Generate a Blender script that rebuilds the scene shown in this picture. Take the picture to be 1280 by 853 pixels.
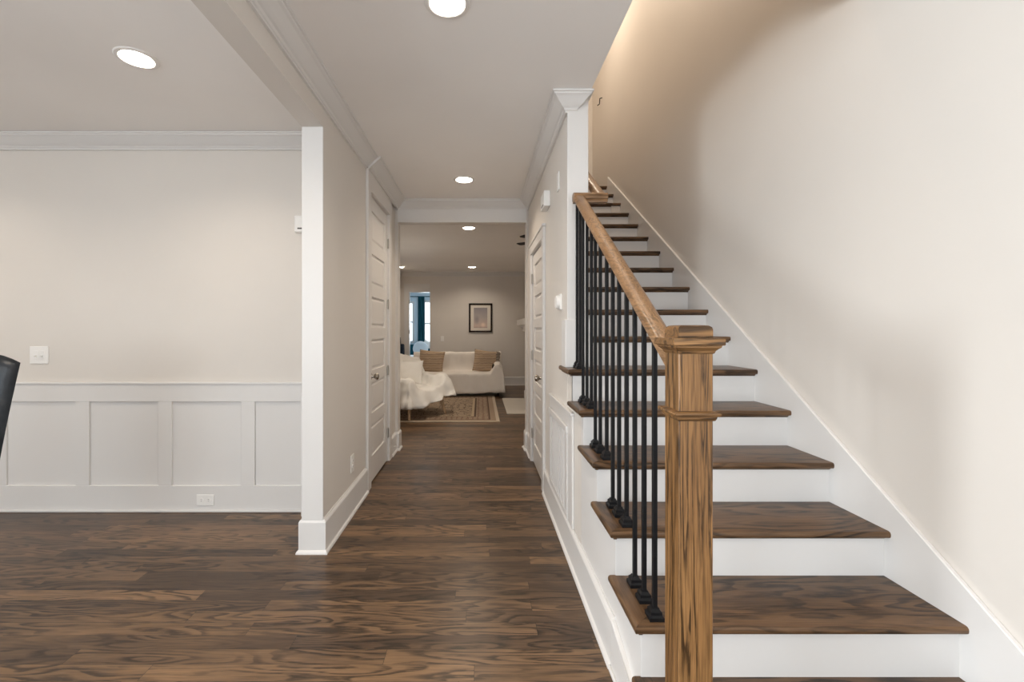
import bpy, bmesh, math, random
from mathutils import Vector, Matrix, noise
random.seed(4)
for o in list(bpy.data.objects): bpy.data.objects.remove(o)
S = bpy.context.scene
C = S.collection

# ------------------------------------------------------------------ camera
CAM_Z = 1.305
cd = bpy.data.cameras.new('camera'); cam = bpy.data.objects.new('camera', cd); C.objects.link(cam)
cam.location = (0, 0, CAM_Z); cam.rotation_euler = (math.pi/2, 0, 0)
cd.sensor_width = 36; cd.lens = 36*560/1280
cd.shift_x = 40/1280; cd.shift_y = -14.5/1280
cd.clip_start = 0.02
S.camera = cam
# ------------------------------------------------------------------ view
S.view_settings.view_transform = 'Standard'; S.view_settings.look = 'None'
S.view_settings.gamma = 1; S.view_settings.use_curve_mapping = False
S.view_settings.exposure = 1.10
S.cycles.use_denoising = True
S.cycles.max_bounces = 10; S.cycles.diffuse_bounces = 6
S.cycles.sample_clamp_indirect = 3
# ------------------------------------------------------------------ sky, window daylight and added fill lights
w = bpy.data.worlds.new('sky'); S.world = w; w.use_nodes = True
bg = w.node_tree.nodes['Background']; bg.inputs[0].default_value = (.80, .90, 1, 1); bg.inputs[1].default_value = 1.1

def area(name, loc, rot, sx, sy, power, col, shape='RECTANGLE'):
    l = bpy.data.lights.new(name, 'AREA'); l.shape = shape; l.size = sx
    if shape == 'RECTANGLE': l.size_y = sy
    l.energy = power; l.color = col
    o = bpy.data.objects.new(name, l); C.objects.link(o); o.location = loc; o.rotation_euler = rot
    return o
H90 = math.pi/2
COOL = (.90, .96, 1.0); WARM = (1.0, .87, .72); SOFT = (1.0, .90, .78)
area('front_door_daylight', (.1, -2.36, 1.62), (H90, 0, 0), 2.2, 1.5, 15, COOL)          # faces +Y
area('dining_window_daylight', (-3.1, -2.36, 1.45), (H90, 0, 0), 2.0, 1.7, 20, COOL)
area('dining_side_fill', (-5.1, -1.2, 1.65), (0, -H90, 0), 1.7, 2.0, 62, COOL).data.spread = math.radians(90)     # faces +X; added unseen side light to brighten the right wall
area('bedroom_window_daylight', (-1.3, 13.40, 1.5), (-H90, 0, 0), 1.0, 1.3, 12, (.86, .94, 1))
area('living_room_fill', (-1.84, 7.0, 1.5), (0, -H90, 0), 1.4, 1.6, 3, SOFT)     # faces +X; added soft fill, this wall has no window

# ------------------------------------------------------------------ materials
def mat(name, col, rough=.5, metal=0, spec=.5, coat=0):
    m = bpy.data.materials.new(name); m.use_nodes = True
    b = m.node_tree.nodes['Principled BSDF']
    b.inputs['Base Color'].default_value = (*col, 1); b.inputs['Roughness'].default_value = rough
    b.inputs['Metallic'].default_value = metal; b.inputs['Specular IOR Level'].default_value = spec
    b.inputs['Coat Weight'].default_value = coat
    return m
class NT:
    def __init__(s, m): s.t = m.node_tree; s.b = s.t.nodes['Principled BSDF']
    def n(s, typ, ins=None, **kw):
        nd = s.t.nodes.new(typ)
        for k, v in kw.items(): setattr(nd, k, v)
        for k, v in (ins or {}).items():
            if isinstance(v, bpy.types.NodeSocket): s.t.links.new(v, nd.inputs[k])
            else: nd.inputs[k].default_value = v
        return nd
    def m(s, op, a, b=0.0, c=0.0):
        return s.n('ShaderNodeMath', {0: a, 1: b, 2: c}, operation=op).outputs[0]
    def vm(s, op, a, b=(0, 0, 0)):
        return s.n('ShaderNodeVectorMath', {0: a, 1: b}, operation=op).outputs[0]
    def ramp(s, f, stops, interp='LINEAR'):
        r = s.n('ShaderNodeValToRGB', {0: f}); r.color_ramp.interpolation = interp
        while len(r.color_ramp.elements) < len(stops): r.color_ramp.elements.new(.5)
        for e, (p, c) in zip(r.color_ramp.elements, stops):
            e.position = p; e.color = (*c, 1) if len(c) == 3 else c
        return r.outputs[0]
    def mix(s, f, a, b, blend='MIX'):
        nd = s.t.nodes.new('ShaderNodeMix'); nd.data_type = 'RGBA'; nd.blend_type = blend
        for k, v in ((0, f), (6, a), (7, b)):
            if isinstance(v, bpy.types.NodeSocket): s.t.links.new(v, nd.inputs[k])
            else: nd.inputs[k].default_value = v if k == 0 else (*v, 1)
        return nd.outputs[2]
    def link(s, sock, name): s.t.links.new(sock, s.b.inputs[name])
    def bump(s, h, strength, dist=.001):
        s.link(s.n('ShaderNodeBump', {'Height': h, 'Strength': strength, 'Distance': dist}).outputs[0], 'Normal')

def paint(name, col, rough, var=.02):
    m = mat(name, col, rough, spec=.4); t = NT(m)
    g = t.n('ShaderNodeNewGeometry').outputs['Position']
    f = t.n('ShaderNodeTexNoise', {'Vector': g, 'Scale': 1.3, 'Detail': 3}).outputs[0]
    lo = tuple(c*(1-var) for c in col); hi = tuple(min(1, c*(1+var)) for c in col)
    t.link(t.ramp(f, [(.3, lo), (.7, hi)]), 'Base Color')
    r = t.n('ShaderNodeTexNoise', {'Vector': g, 'Scale': 240., 'Detail': 2}).outputs[0]
    t.bump(r, .12, .0006)
    return m
M_WALL = paint('greige_wall_paint', (.68, .635, .585), .55)
M_CEIL = paint('ceiling_paint', (.90, .875, .85), .7)
M_TRIM = paint('white_trim_paint', (.70, .68, .66), .32, .008)
M_DOOR = paint('door_paint', (.72, .69, .66), .28, .01)
M_BLUE = paint('pale_blue_wall_paint', (.60, .70, .76), .6)

def grain(t, vec, along, tone, dark, lite, fig=1.0, pores=1.0, lines=9.0, scale=1.0, ac=1.0):
    """stained oak colour: contour lines of a stretched noise give the cathedral figure, a finer stretched noise the pores"""
    def st(a, c):
        sc = [c*scale]*3; sc[along] = a*scale
        return t.vm('MULTIPLY', vec, tuple(sc))
    big = t.n('ShaderNodeTexNoise', {'Vector': st(1.5, 9*ac), 'Scale': 1.0, 'Detail': 2.0, 'Roughness': .4}).outputs[0]
    ph = t.m('FRACT', t.m('MULTIPLY', big, lines))
    line = t.ramp(ph, [(0, (0, 0, 0)), (.40, (.03,)*3), (.60, (.7,)*3), (.72, (1,)*3), (.90, (1,)*3), (1, (0, 0, 0))])
    brk = t.n('ShaderNodeTexNoise', {'Vector': st(16, 110), 'Scale': 1.0, 'Detail': 3}).outputs[0]
    line = t.m('MULTIPLY', line, t.ramp(brk, [(.38, (.45,)*3), (.52, (1,)*3)]))
    where = t.n('ShaderNodeTexNoise', {'Vector': st(1.5, 6*ac), 'Scale': 1.0, 'Detail': 1}).outputs[0]
    line = t.m('MULTIPLY', line, t.ramp(where, [(.38, (.3,)*3), (.52, (1,)*3)]))
    pore = t.n('ShaderNodeTexNoise', {'Vector': st(7, 260), 'Scale': 1.0, 'Detail': 2, 'Roughness': .6}).outputs[0]
    pore = t.ramp(pore, [(.46, (0, 0, 0)), (.62, (1, 1, 1))])
    cloud = t.n('ShaderNodeTexNoise', {'Vector': st(1.8, 14), 'Scale': 1.0, 'Detail': 4, 'Roughness': .6}).outputs[0]
    k = t.m('ADD', t.m('MULTIPLY', t.m('SUBTRACT', cloud, .5), 1.5), t.m('MULTIPLY', tone, .85))
    base = t.mix(t.m('MAXIMUM', t.m('MINIMUM', k, 1.0), 0.0), dark, lite)
    dk = tuple(c*.20 for c in dark)
    c = t.mix(t.m('MULTIPLY', line, .95*fig), base, dk)
    c = t.mix(t.m('MULTIPLY', pore, .55*pores), c, dk)
    return c, line, pore

def floor_material():
    m = mat('dark_oak_plank_floor', (.1, .06, .03), .3, spec=.38); t = NT(m)
    P = t.n('ShaderNodeNewGeometry').outputs['Position']
    sp = t.n('ShaderNodeSeparateXYZ', {0: P}); x, y = sp.outputs[0], sp.outputs[1]
    PW = .083
    ry = t.m('DIVIDE', y, PW); row = t.m('FLOOR', ry); fy = t.m('FRACT', ry)
    r1 = t.n('ShaderNodeTexWhiteNoise', {'W': row}, noise_dimensions='1D').outputs[0]
    rx = t.m('ADD', t.m('DIVIDE', x, 1.25), t.m('MULTIPLY', r1, 7.31)); idx = t.m('FLOOR', rx); fx = t.m('FRACT', rx)
    cv = t.n('ShaderNodeCombineXYZ', {0: row, 1: idx, 2: 0.0}).outputs[0]
    wn = t.n('ShaderNodeTexWhiteNoise', {'Vector': cv}, noise_dimensions='3D')
    rnd = wn.outputs[0]
    off = t.vm('MULTIPLY', wn.outputs[1], (37, 23, 51))
    vec = t.vm('ADD', P, off)
    c, line, pore = grain(t, vec, 0, rnd, (.068, .040, .023), (.245, .142, .072), fig=.85, pores=.55, lines=12)
    gy = t.m('LESS_THAN', fy, .022); gx = t.m('LESS_THAN', fx, .0015)
    gap = t.m('MAXIMUM', gy, gx)
    t.link(t.mix(t.m('MULTIPLY', gap, .8), c, (.012, .008, .005)), 'Base Color')
    ro = t.n('ShaderNodeTexNoise', {'Vector': P, 'Scale': 2.0, 'Detail': 2}).outputs[0]
    t.link(t.m('MULTIPLY_ADD', ro, .08, .285), 'Roughness')
    h = t.m('SUBTRACT', 1.0, t.m('ADD', t.m('MULTIPLY', gap, 1.0), t.m('MULTIPLY', pore, .12)))
    und = t.n('ShaderNodeTexNoise', {'Vector': t.vm('MULTIPLY', vec, (1.2, 9, 1)), 'Scale': 1.0, 'Detail': 1}).outputs[0]
    t.bump(t.m('ADD', h, t.m('MULTIPLY', und, .5)), .35, .0012)
    return m
M_FLOOR = floor_material()
def oak(name, dark, lite, along, rough, fig=1.0, pores=1.0, lines=9.0, scale=1.0, ac=1.0):
    m = mat(name, lite, rough, spec=.35); t = NT(m)
    P = t.n('ShaderNodeTexCoord').outputs['Object']
    r = t.n('ShaderNodeObjectInfo').outputs['Random']
    vec = t.vm('ADD', P, t.n('ShaderNodeCombineXYZ', {0: t.m('MULTIPLY', r, 31.), 1: t.m('MULTIPLY', r, 57.), 2: t.m('MULTIPLY', r, 83.)}).outputs[0])
    c, line, pore = grain(t, vec, along, .5, dark, lite, fig, pores, lines, scale, ac)
    t.link(c, 'Base Color')
    t.bump(t.m('SUBTRACT', 1.0, pore), .25, .0006)
    return m
M_TREAD = oak('dark_stained_oak_tread', (.060, .033, .017), (.23, .125, .060), 0, .3, .9, .6, 11)
M_TREADY = oak('dark_stained_oak_return', (.065, .036, .018), (.23, .125, .060), 1, .3, .8, .6)
M_NEWEL = oak('brown_oak_newel', (.17, .080, .026), (.35, .185, .072), 2, .36, 1.0, .8, 6, 1.0, 4.0)
M_NEWELX = oak('brown_oak_newel_cap', (.13, .062, .022), (.37, .195, .076), 0, .36, .9, .6, 8, 1.0, 2.0)
M_RAIL = oak('brown_oak_handrail', (.20, .105, .048), (.40, .235, .120), 1, .32, .6, .6, 9, 1.0, 2.0)
M_RAILX = oak('brown_oak_rail_turn', (.17, .088, .040), (.38, .22, .112), 0, .32, .6, .6, 9, 1.0, 2.0)
M_IRON = mat('black_iron', (.006, .006, .007), .5, 0, .22)
M_NICK = mat('satin_nickel', (.40, .36, .31), .25, 1)
M_HINGE = mat('brushed_hinge', (.42, .39, .35), .4, .9)
M_PLAST = mat('white_plastic', (.82, .80, .77), .35)
M_SLOT = mat('dark_slot', (.08, .07, .06), .6)
M_DARK = mat('dark_gap', (.03, .028, .026), .8)
M_SPRING = mat('pale_metal', (.75, .73, .70), .3, .6)
def emis(name, col, s):
    m = mat(name, col, .5); b = m.node_tree.nodes['Principled BSDF']
    b.inputs['Emission Color'].default_value = (*col, 1); b.inputs['Emission Strength'].default_value = s
    return m
M_LENS = emis('lit_lamp_lens', (1, .93, .82), 9)
def cloth(name, c1, c2, sc=60, rough=.9):
    m = mat(name, c1, rough, spec=.1); t = NT(m)
    P = t.n('ShaderNodeTexCoord').outputs['Object']
    f = t.n('ShaderNodeTexNoise', {'Vector': P, 'Scale': 5., 'Detail': 4}).outputs[0]
    t.link(t.mix(f, c1, c2), 'Base Color')
    wv = t.n('ShaderNodeTexNoise', {'Vector': P, 'Scale': float(sc), 'Detail': 3}).outputs[0]
    t.bump(wv, .4, .002)
    return m
M_SHEET = cloth('off_white_cotton_sheet', (.82, .76, .69), (.88, .82, .75))
M_SHEET2 = cloth('white_linen_sheet', (.82, .79, .74), (.89, .86, .81))
M_SOFA = cloth('dark_sofa_cloth', (.035, .028, .022), (.05, .04, .03))
M_BED = cloth('pale_blue_bedding', (.78, .81, .83), (.86, .88, .90))
M_TEAL = cloth('dark_teal_cloth', (.01, .06, .085), (.02, .10, .13))
M_NAVY = cloth('navy_cloth', (.010, .018, .035), (.02, .03, .05))
M_LEGW = mat('pale_wood_leg', (.50, .33, .19), .45)
def leather():
    m = mat('worn_dark_leather', (.02, .025, .03), .42); t = NT(m)
    P = t.n('ShaderNodeTexCoord').outputs['Object']
    f = t.n('ShaderNodeTexNoise', {'Vector': P, 'Scale': 11., 'Detail': 5}).outputs[0]
    t.link(t.ramp(f, [(.35, (.012, .016, .022)), (.6, (.03, .036, .044)), (.75, (.08, .075, .07))]), 'Base Color')
    v = t.n('ShaderNodeTexVoronoi', {'Vector': P, 'Scale': 160.}).outputs[0]
    t.bump(v, .3, .001); return m
M_LEATH = leather()
def striped(name, a, b, c, freq, axis):
    m = mat(name, a, .95, spec=.1); t = NT(m)
    P = t.n('ShaderNodeTexCoord').outputs['Object']
    s = t.n('ShaderNodeSeparateXYZ', {0: P}).outputs[axis]
    nz = t.n('ShaderNodeTexNoise', {'Vector': P, 'Scale': 14., 'Detail': 3}).outputs[0]
    k = t.m('FRACT', t.m('ADD', t.m('MULTIPLY', s, freq), t.m('MULTIPLY', nz, .5)))
    t.link(t.ramp(k, [(0, a), (.4, b), (.6, a), (.85, c), (1, a)]), 'Base Color')
    t.bump(nz, .5, .004); return m
M_PILL = striped('tan_striped_pillow', (.58, .44, .31), (.46, .33, .22), (.34, .24, .17), 11, 2)
M_PILLD = striped('dark_striped_pillow_edge', (.36, .29, .22), (.14, .12, .12), (.60, .52, .42), 30, 2)
def rug_mat():
    m = mat('patterned_wool_rug', (.4, .3, .2), .95, spec=.1); t = NT(m)
    P = t.n('ShaderNodeTexCoord').outputs['Object']
    sp = t.n('ShaderNodeSeparateXYZ', {0: P}); x, y = sp.outputs[0], sp.outputs[1]
    ax = t.m('SUBTRACT', 1.05, t.m('ABSOLUTE', x)); ay = t.m('SUBTRACT', 1.25, t.m('ABSOLUTE', y))
    e = t.m('MINIMUM', ax, ay)                               # distance to the rug's edge
    pv = t.vm('ABSOLUTE', P)
    vo = t.n('ShaderNodeTexVoronoi', {'Vector': pv, 'Scale': 9., 'Randomness': .65}, feature='DISTANCE_TO_EDGE').outputs[0]
    nz = t.n('ShaderNodeTexNoise', {'Vector': pv, 'Scale': 7., 'Detail': 3}).outputs[0]
    curl = t.m('FRACT', t.m('MULTIPLY', nz, 9))
    fieldc = t.ramp(curl, [(0, (.46, .36, .25)), (.40, (.40, .30, .21)), (.52, (.10, .07, .06)), (.68, (.50, .40, .29)), (.9, (.30, .20, .15)), (1, (.46, .36, .25))])
    fieldc = t.mix(t.m('LESS_THAN', vo, .05), fieldc, (.18, .13, .09))
    v2 = t.n('ShaderNodeTexVoronoi', {'Vector': P, 'Scale': 13., 'Randomness': .25}).outputs[0]
    bord = t.ramp(v2, [(0, (.12, .08, .06)), (.25, (.46, .36, .26)), (.45, (.22, .14, .10)), (.8, (.36, .26, .18))])
    c = t.mix(t.m('LESS_THAN', e, .36), fieldc, bord)
    for a, b, col in ((.34, .37, (.12, .08, .06)), (.37, .41, (.48, .37, .25)), (.13, .15, (.12, .08, .06)), (.05, .13, (.34, .25, .18)), (-1, .05, (.52, .43, .33))):
        f = t.m('MULTIPLY', t.m('GREATER_THAN', e, a), t.m('LESS_THAN', e, b))
        c = t.mix(f, c, col)
    t.link(c, 'Base Color'); t.bump(t.n('ShaderNodeTexNoise', {'Vector': P, 'Scale': 180.}).outputs[0], .5, .003)
    return m
M_RUG = rug_mat()
M_HEARTH = paint('cream_hearth_tile', (.66, .60, .52), .35, .04)
M_FRAME = mat('dark_walnut_frame', (.018, .010, .007), .5, spec=.2)
M_MAT = mat('cream_mat_board', (.74, .68, .60), .8)
def print_mat():
    m = mat('faded_photograph_print', (.5, .45, .4), .35); t = NT(m)
    P = t.n('ShaderNodeTexCoord').outputs['Object']
    sp = t.n('ShaderNodeSeparateXYZ', {0: P}); z = sp.outputs[2]
    n1 = t.n('ShaderNodeTexNoise', {'Vector': P, 'Scale': 7., 'Detail': 4}).outputs[0]
    c = t.ramp(t.m('ADD', z, t.m('MULTIPLY', n1, .12)), [(.0, (.16, .12, .12)), (.12, (.30, .22, .20)), (.2, (.60, .45, .38)), (.42, (.40, .34, .31)), (.6, (.28, .25, .25))])
    d = t.m('LENGTH', 0.0) if False else t.n('ShaderNodeVectorMath', {0: t.vm('MULTIPLY', t.vm('SUBTRACT', P, (-.09, 0, .29)), (1, 0, .55))}, operation='LENGTH').outputs['Value']
    c = t.mix(t.m('MULTIPLY', t.ramp(d, [(.02, (1, 1, 1)), (.07, (0, 0, 0))]), .55), c, (.2, .18, .19))
    d2 = t.n('ShaderNodeVectorMath', {0: t.vm('SUBTRACT', P, (.06, 0, .17))}, operation='LENGTH').outputs['Value']
    c = t.mix(t.m('MULTIPLY', t.ramp(d2, [(.01, (1, 1, 1)), (.07, (0, 0, 0))]), .7), c, (.95, .75, .6))
    t.link(c, 'Base Color'); return m
M_PRINT = print_mat()
def glass():
    m = bpy.data.materials.new('window_glass'); m.use_nodes = True; t = m.node_tree; t.nodes.clear()
    o = t.nodes.new('ShaderNodeOutputMaterial'); mx = t.nodes.new('ShaderNodeMixShader'); mx.inputs[0].default_value = .05
    tr = t.nodes.new('ShaderNodeBsdfTransparent'); gl = t.nodes.new('ShaderNodeBsdfGlossy'); gl.inputs['Roughness'].default_value = .3
    t.links.new(tr.outputs[0], mx.inputs[1]); t.links.new(gl.outputs[0], mx.inputs[2]); t.links.new(mx.outputs[0], o.inputs[0])
    return m
M_GLASS = glass()

# ------------------------------------------------------------------ mesh helpers
def wloc(o):
    v = Vector((0, 0, 0))
    while o: v += o.location; o = o.parent
    return v
def tag(o, label=None, cat=None, group=None, kind=None):
    if label: o['label'] = label
    if cat: o['category'] = cat
    if group: o['group'] = group
    if kind: o['kind'] = kind
    return o
def empty(name, loc, label, cat, group=None, kind=None):
    o = bpy.data.objects.new(name, None); C.objects.link(o); o.location = loc; o.empty_display_size = .05
    return tag(o, label, cat, group, kind)
class MB:
    def __init__(s): s.b = bmesh.new()
    def _bev(s, es, off, seg=2):
        if off > 0: bmesh.ops.bevel(s.b, geom=es, offset=off, segments=seg, affect='EDGES', profile=.5, clamp_overlap=True)
    def box(s, x0, x1, y0, y1, z0, z1, bev=0, seg=1, M=None):
        r = bmesh.ops.create_cube(s.b, size=1.0)
        vs = r['verts']
        for v in vs:
            v.co = Vector((x0+(v.co.x+.5)*(x1-x0), y0+(v.co.y+.5)*(y1-y0), z0+(v.co.z+.5)*(z1-z0)))
            if M: v.co = M @ v.co
        if bev: s._bev(list({e for v in vs for e in v.link_edges}), bev, seg)
        return s
    def poly(s, pts3a, pts3b, bev=0, seg=1, sel=None):
        """prism between two matching loops"""
        a = [s.b.verts.new(p) for p in pts3a]; b = [s.b.verts.new(p) for p in pts3b]; n = len(a)
        s.b.faces.new(a); s.b.faces.new(b[::-1])
        for i in range(n): s.b.faces.new((a[i], b[i], b[(i+1) % n], a[(i+1) % n]))
        if bev:
            es = list({e for v in a+b for e in v.link_edges})
            if sel: es = [e for e in es if sel(e)]
            s._bev(es, bev, seg)
        return s
    def prism(s, pts, axis, a, b, **k):
        def P(p, t):
            q = list(p); q.insert(axis, t); return Vector(q)
        return s.poly([P(p, a) for p in pts], [P(p, b) for p in pts], **k)
    def tube(s, p0, p1, r0, r1=None, seg=12):
        r1 = r0 if r1 is None else r1
        p0, p1 = Vector(p0), Vector(p1); d = (p1-p0).normalized()
        u = d.orthogonal().normalized(); v = d.cross(u)
        A = [p0+(u*math.cos(t)+v*math.sin(t))*r0 for t in [2*math.pi*i/seg for i in range(seg)]]
        B = [p1+(u*math.cos(t)+v*math.sin(t))*r1 for t in [2*math.pi*i/seg for i in range(seg)]]
        return s.poly(A, B)
    def sweep(s, path, prof, side=1, z=0.0):
        """closed profile (u out of the wall, v up) along a mitred XY path"""
        n = len(path); rings = []
        for i in range(n):
            p = Vector(path[i]).to_2d()
            ns = []
            for j in (i-1, i):
                if 0 <= j < n-1:
                    d = (Vector(path[j+1]).to_2d()-Vector(path[j]).to_2d()).normalized()
                    ns.append(Vector((-d.y, d.x))*side)
            m = ns[0] if len(ns) == 1 else (ns[0]+ns[1]) / (1+ns[0].dot(ns[1]))
            rings.append([s.b.verts.new((p.x+m.x*u, p.y+m.y*u, z+v)) for u, v in prof])
        k = len(prof)
        for i in range(n-1):
            for j in range(k):
                s.b.faces.new((rings[i][j], rings[i][(j+1) % k], rings[i+1][(j+1) % k], rings[i+1][j]))
        s.b.faces.new(rings[0]); s.b.faces.new(rings[-1][::-1])
        return s
    def lathe(s, prof, c, axis='Z', seg=32, caps=True):
        """prof: (r, h) points; revolved about an axis through c"""
        rings = []
        for r, h in prof:
            ring = []
            for i in range(seg):
                t = 2*math.pi*i/seg; a, b = r*math.cos(t), r*math.sin(t)
                q = {'Z': (a, b, h), 'X': (h, a, b), 'Y': (a, h, b)}[axis]
                ring.append(s.b.verts.new(Vector(c)+Vector(q)))
            rings.append(ring)
        for A, B in zip(rings, rings[1:]):
            for i in range(seg): s.b.faces.new((A[i], A[(i+1) % seg], B[(i+1) % seg], B[i]))
        if caps and prof[0][0] > 1e-5: s.b.faces.new(rings[0][::-1])
        if caps and prof[-1][0] > 1e-5: s.b.faces.new(rings[-1])
        return s
    def grid(s, f, nu, nv, closed_u=False):
        V = [[s.b.verts.new(f(i, j)) for j in range(nv)] for i in range(nu)]
        for i in range(nu-(0 if closed_u else 1)):
            for j in range(nv-1):
                s.b.faces.new((V[i][j], V[(i+1) % nu][j], V[(i+1) % nu][j+1], V[i][j+1]))
        return s
    def build(s, name, m, parent=None, smooth=False, solid=0, loc=None):
        if parent: org = wloc(parent)
        elif loc: org = Vector(loc)
        else: org = Vector((0, 0, 0))
        if smooth: bmesh.ops.remove_doubles(s.b, verts=s.b.verts, dist=1e-6)
        bmesh.ops.recalc_face_normals(s.b, faces=s.b.faces)
        for v in s.b.verts: v.co -= org
        me = bpy.data.meshes.new(name); s.b.to_mesh(me); s.b.free()
        me.materials.append(m)
        o = bpy.data.objects.new(name, me); C.objects.link(o)
        if parent: o.parent = parent
        elif loc: o.location = org
        if smooth:
            for p in me.polygons: p.use_smooth = True
            if smooth != 'all':
                md = o.modifiers.new('edge', 'EDGE_SPLIT'); md.split_angle = math.radians(30)
        if solid:
            md = o.modifiers.new('solid', 'SOLIDIFY'); md.thickness = solid
        return o
def struct(mb, name, m, label, cat, **k):
    return tag(mb.build(name, m, **k), label, cat, kind='structure')
def copy_tree(o, parent=None):
    c = o.copy(); C.objects.link(c); c.parent = parent
    for ch in list(o.children): copy_tree(ch, c)
    return c

# ------------------------------------------------------------------ layout
XL, XLL = -.915, -1.037            # hall side / dining side of the left partition
XR, XRR = .520, .642               # hall side / stair side of the right partition
YP = 2.62                          # end of the left partition
YQ = 2.67                          # end of the right partition
YH, YH2 = 4.83, 4.95               # opening at the end of the hall
YB = 3.22                          # dining back wall
XW = 1.568                         # stair wall
XS = 1.550                         # skirt board face
HC, HL, HO = 2.69, 2.64, 2.46      # hall ceiling, living ceiling, opening head
YF, XD = -2.4, -5.2                # front wall, dining far wall
LXL, LXR, LYB = -1.87, 1.45, 10.45 # living room
R, G, D1 = .18, .27, 1.149         # riser, going, first nosing
CE = 1.85                          # where the stairwell opens in the ceiling
def nose(n): return D1+(n-1)*G

# floor
struct(MB().box(XD, XW+.1, YF-.1, 13.6, -.06, 0), 'floor', M_FLOOR, 'dark stained oak plank floor running across the hall and rooms', 'floor')

# ceilings with holes for the recessed lamps
def ceiling(name, loops, z, label):
    b = MB(); es = []
    for lp in loops:
        vs = [b.b.verts.new((x, y, z)) for x, y in lp]
        es += [b.b.edges.new((vs[i], vs[(i+1) % len(vs)])) for i in range(len(vs))]
    bmesh.ops.triangle_fill(b.b, use_beauty=True, edges=es)
    return struct(b, name, M_CEIL, label, 'ceiling')
RH = .074
def circ(x, y, r=RH, n=32): return [(x+r*math.cos(2*math.pi*i/n), y+r*math.sin(2*math.pi*i/n)) for i in range(n)]
L_HALL = [(-.139, 1.90), (-.148, 4.14)]
L_DIN = [(-1.753, 2.288), (-3.6, 2.288), (-1.753, -.6), (-3.6, -.6)]
L_FOY = [(-.139, -.5)]
L_LIV = [(-.147, 5.887), (-.171, 9.585), (-1.70, 9.585)]
ceiling('ceiling_hall', [[(XL, YF), (XW, YF), (XW, CE), (XRR, CE), (XRR, YH), (XL, YH)]]+[circ(*p) for p in L_HALL+L_FOY], HC, 'flat greige painted ceiling over the hall with recessed lamps')
ceiling('ceiling_dining', [[(XD, YF), (XLL, YF), (XLL, YB), (XD, YB)]]+[circ(*p) for p in L_DIN], HC+.001, 'flat painted ceiling over the dining room left of the beam')
ceiling('ceiling_living', [[(LXL, YH2), (XRR, YH2), (XRR, 4.98), (LXR, 4.98), (LXR, LYB), (LXL, LYB)]]+[circ(*p) for p in L_LIV], HL, 'ceiling of the living room beyond the hall')
struct(MB().box(XRR-.12, XW+.1, CE-.12, 6.9, 5.4, 5.5), 'ceiling_stair', M_CEIL, 'ceiling high above the stairwell', 'ceiling')
struct(MB().box(-3.1, .1, LYB+.1, 13.6, 2.45, 2.5), 'ceiling_bedroom', M_CEIL, 'pale ceiling of the far bedroom seen through the doorway', 'ceiling')

# walls
struct(MB().box(XD, XLL, YB, YB+.1, 0, HC+.05), 'wall_back', M_WALL, 'greige dining room back wall above white wainscot', 'wall')
b = MB().box(XLL, XL, YP, 3.60, 0, HC+.05); b.box(XLL, XL, 3.6, 3.68, 0, HC+.05).box(XLL, XL, 3.68, 4.46, 2.45, HC+.05).box(XLL, XL, 4.46, YH, 0, HC+.05)
struct(b, 'wall_left', M_WALL, 'greige hall wall left of the passage, holding the tall panelled door', 'wall')
b = MB().box(XLL, XL, YF, YP, 2.486, HC+.05)
struct(b, 'wall_beam', M_WALL, 'dropped beam over the wide opening between hall and dining room', 'beam')
b = MB().box(XR, XRR, YQ, 3.63, 0, HC+.3).box(XR, XRR, 3.63, 4.46, 2.05, HC+.3).box(XR, XRR, 4.46, YH, 0, HC+.3)
b.box(XR, XRR, YH, 6.9, HC+.002, 5.45).box(XR, XRR, CE, YH, HC+.002, 5.45)
struct(b, 'wall_right', M_WALL, 'greige hall wall between passage and stairs with the shorter door', 'wall')
# walls at the hall's end
b = MB().box(LXL-.1, -.888, YH, YH2, 0, HC+.05).box(.502, XRR, YH, YH2, 0, HC+.05).box(XRR, LXR, 4.98, 5.0, 0, HL).box(-.888, .502, YH, YH2, HO, HC+.05)
b.box(-.896, -.888, YH-.002, YH2+.002, 0, HO)
struct(b, 'wall_header', M_WALL, 'wall around the cased opening at the end of the hall', 'wall')
struct(MB().box(XW, XW+.1, YF-.1, 6.9, 0, 5.45), 'wall_stair', M_WALL, 'tall greige wall along the right side of the staircase', 'wall')
b = MB().box(XRR, XW, 6.25, 6.35, 3.0, 5.45).box(XRR, XW, CE-.1, CE, HC+.003, 5.45)
struct(b, 'wall_landing', M_WALL, 'greige wall at the top of the stairs', 'wall')
b = MB().box(LXL-.1, LXL, YH2, LYB+.1, 0, HL+.05)
struct(b, 'wall_living_left', M_WALL, 'left wall of the living room', 'wall')
b = MB().box(LXR, LXR+.1, YH2, LYB+.1, 0, HL+.05).box(.88, LXR, 6.93, 8.44, 1.49, HL)
struct(b, 'wall_living_right', M_WALL, 'right wall of the living room', 'wall')
DX0, DX1, DZ = -1.655, -1.17, 2.18
b = MB().box(LXL, DX0, LYB, LYB+.12, 0, HL+.05).box(DX1, LXR, LYB, LYB+.12, 0, HL+.05).box(DX0, DX1, LYB, LYB+.12, DZ, HL+.05)
struct(b, 'wall_living_back', M_WALL, 'far living room wall with the framed picture above the sofa', 'wall')
struct(MB().box(XD-.1, XD, YF-.1, -2.2, 0, HC+.05).box(XD-.1, XD, -.2, YB+.1, 0, HC+.05).box(XD-.1, XD, -2.2, -.2, 0, .8).box(XD-.1, XD, -2.2, -.2, 2.5, HC+.05), 'wall_dining_left', M_WALL, 'far left wall of the dining room', 'wall')
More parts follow.
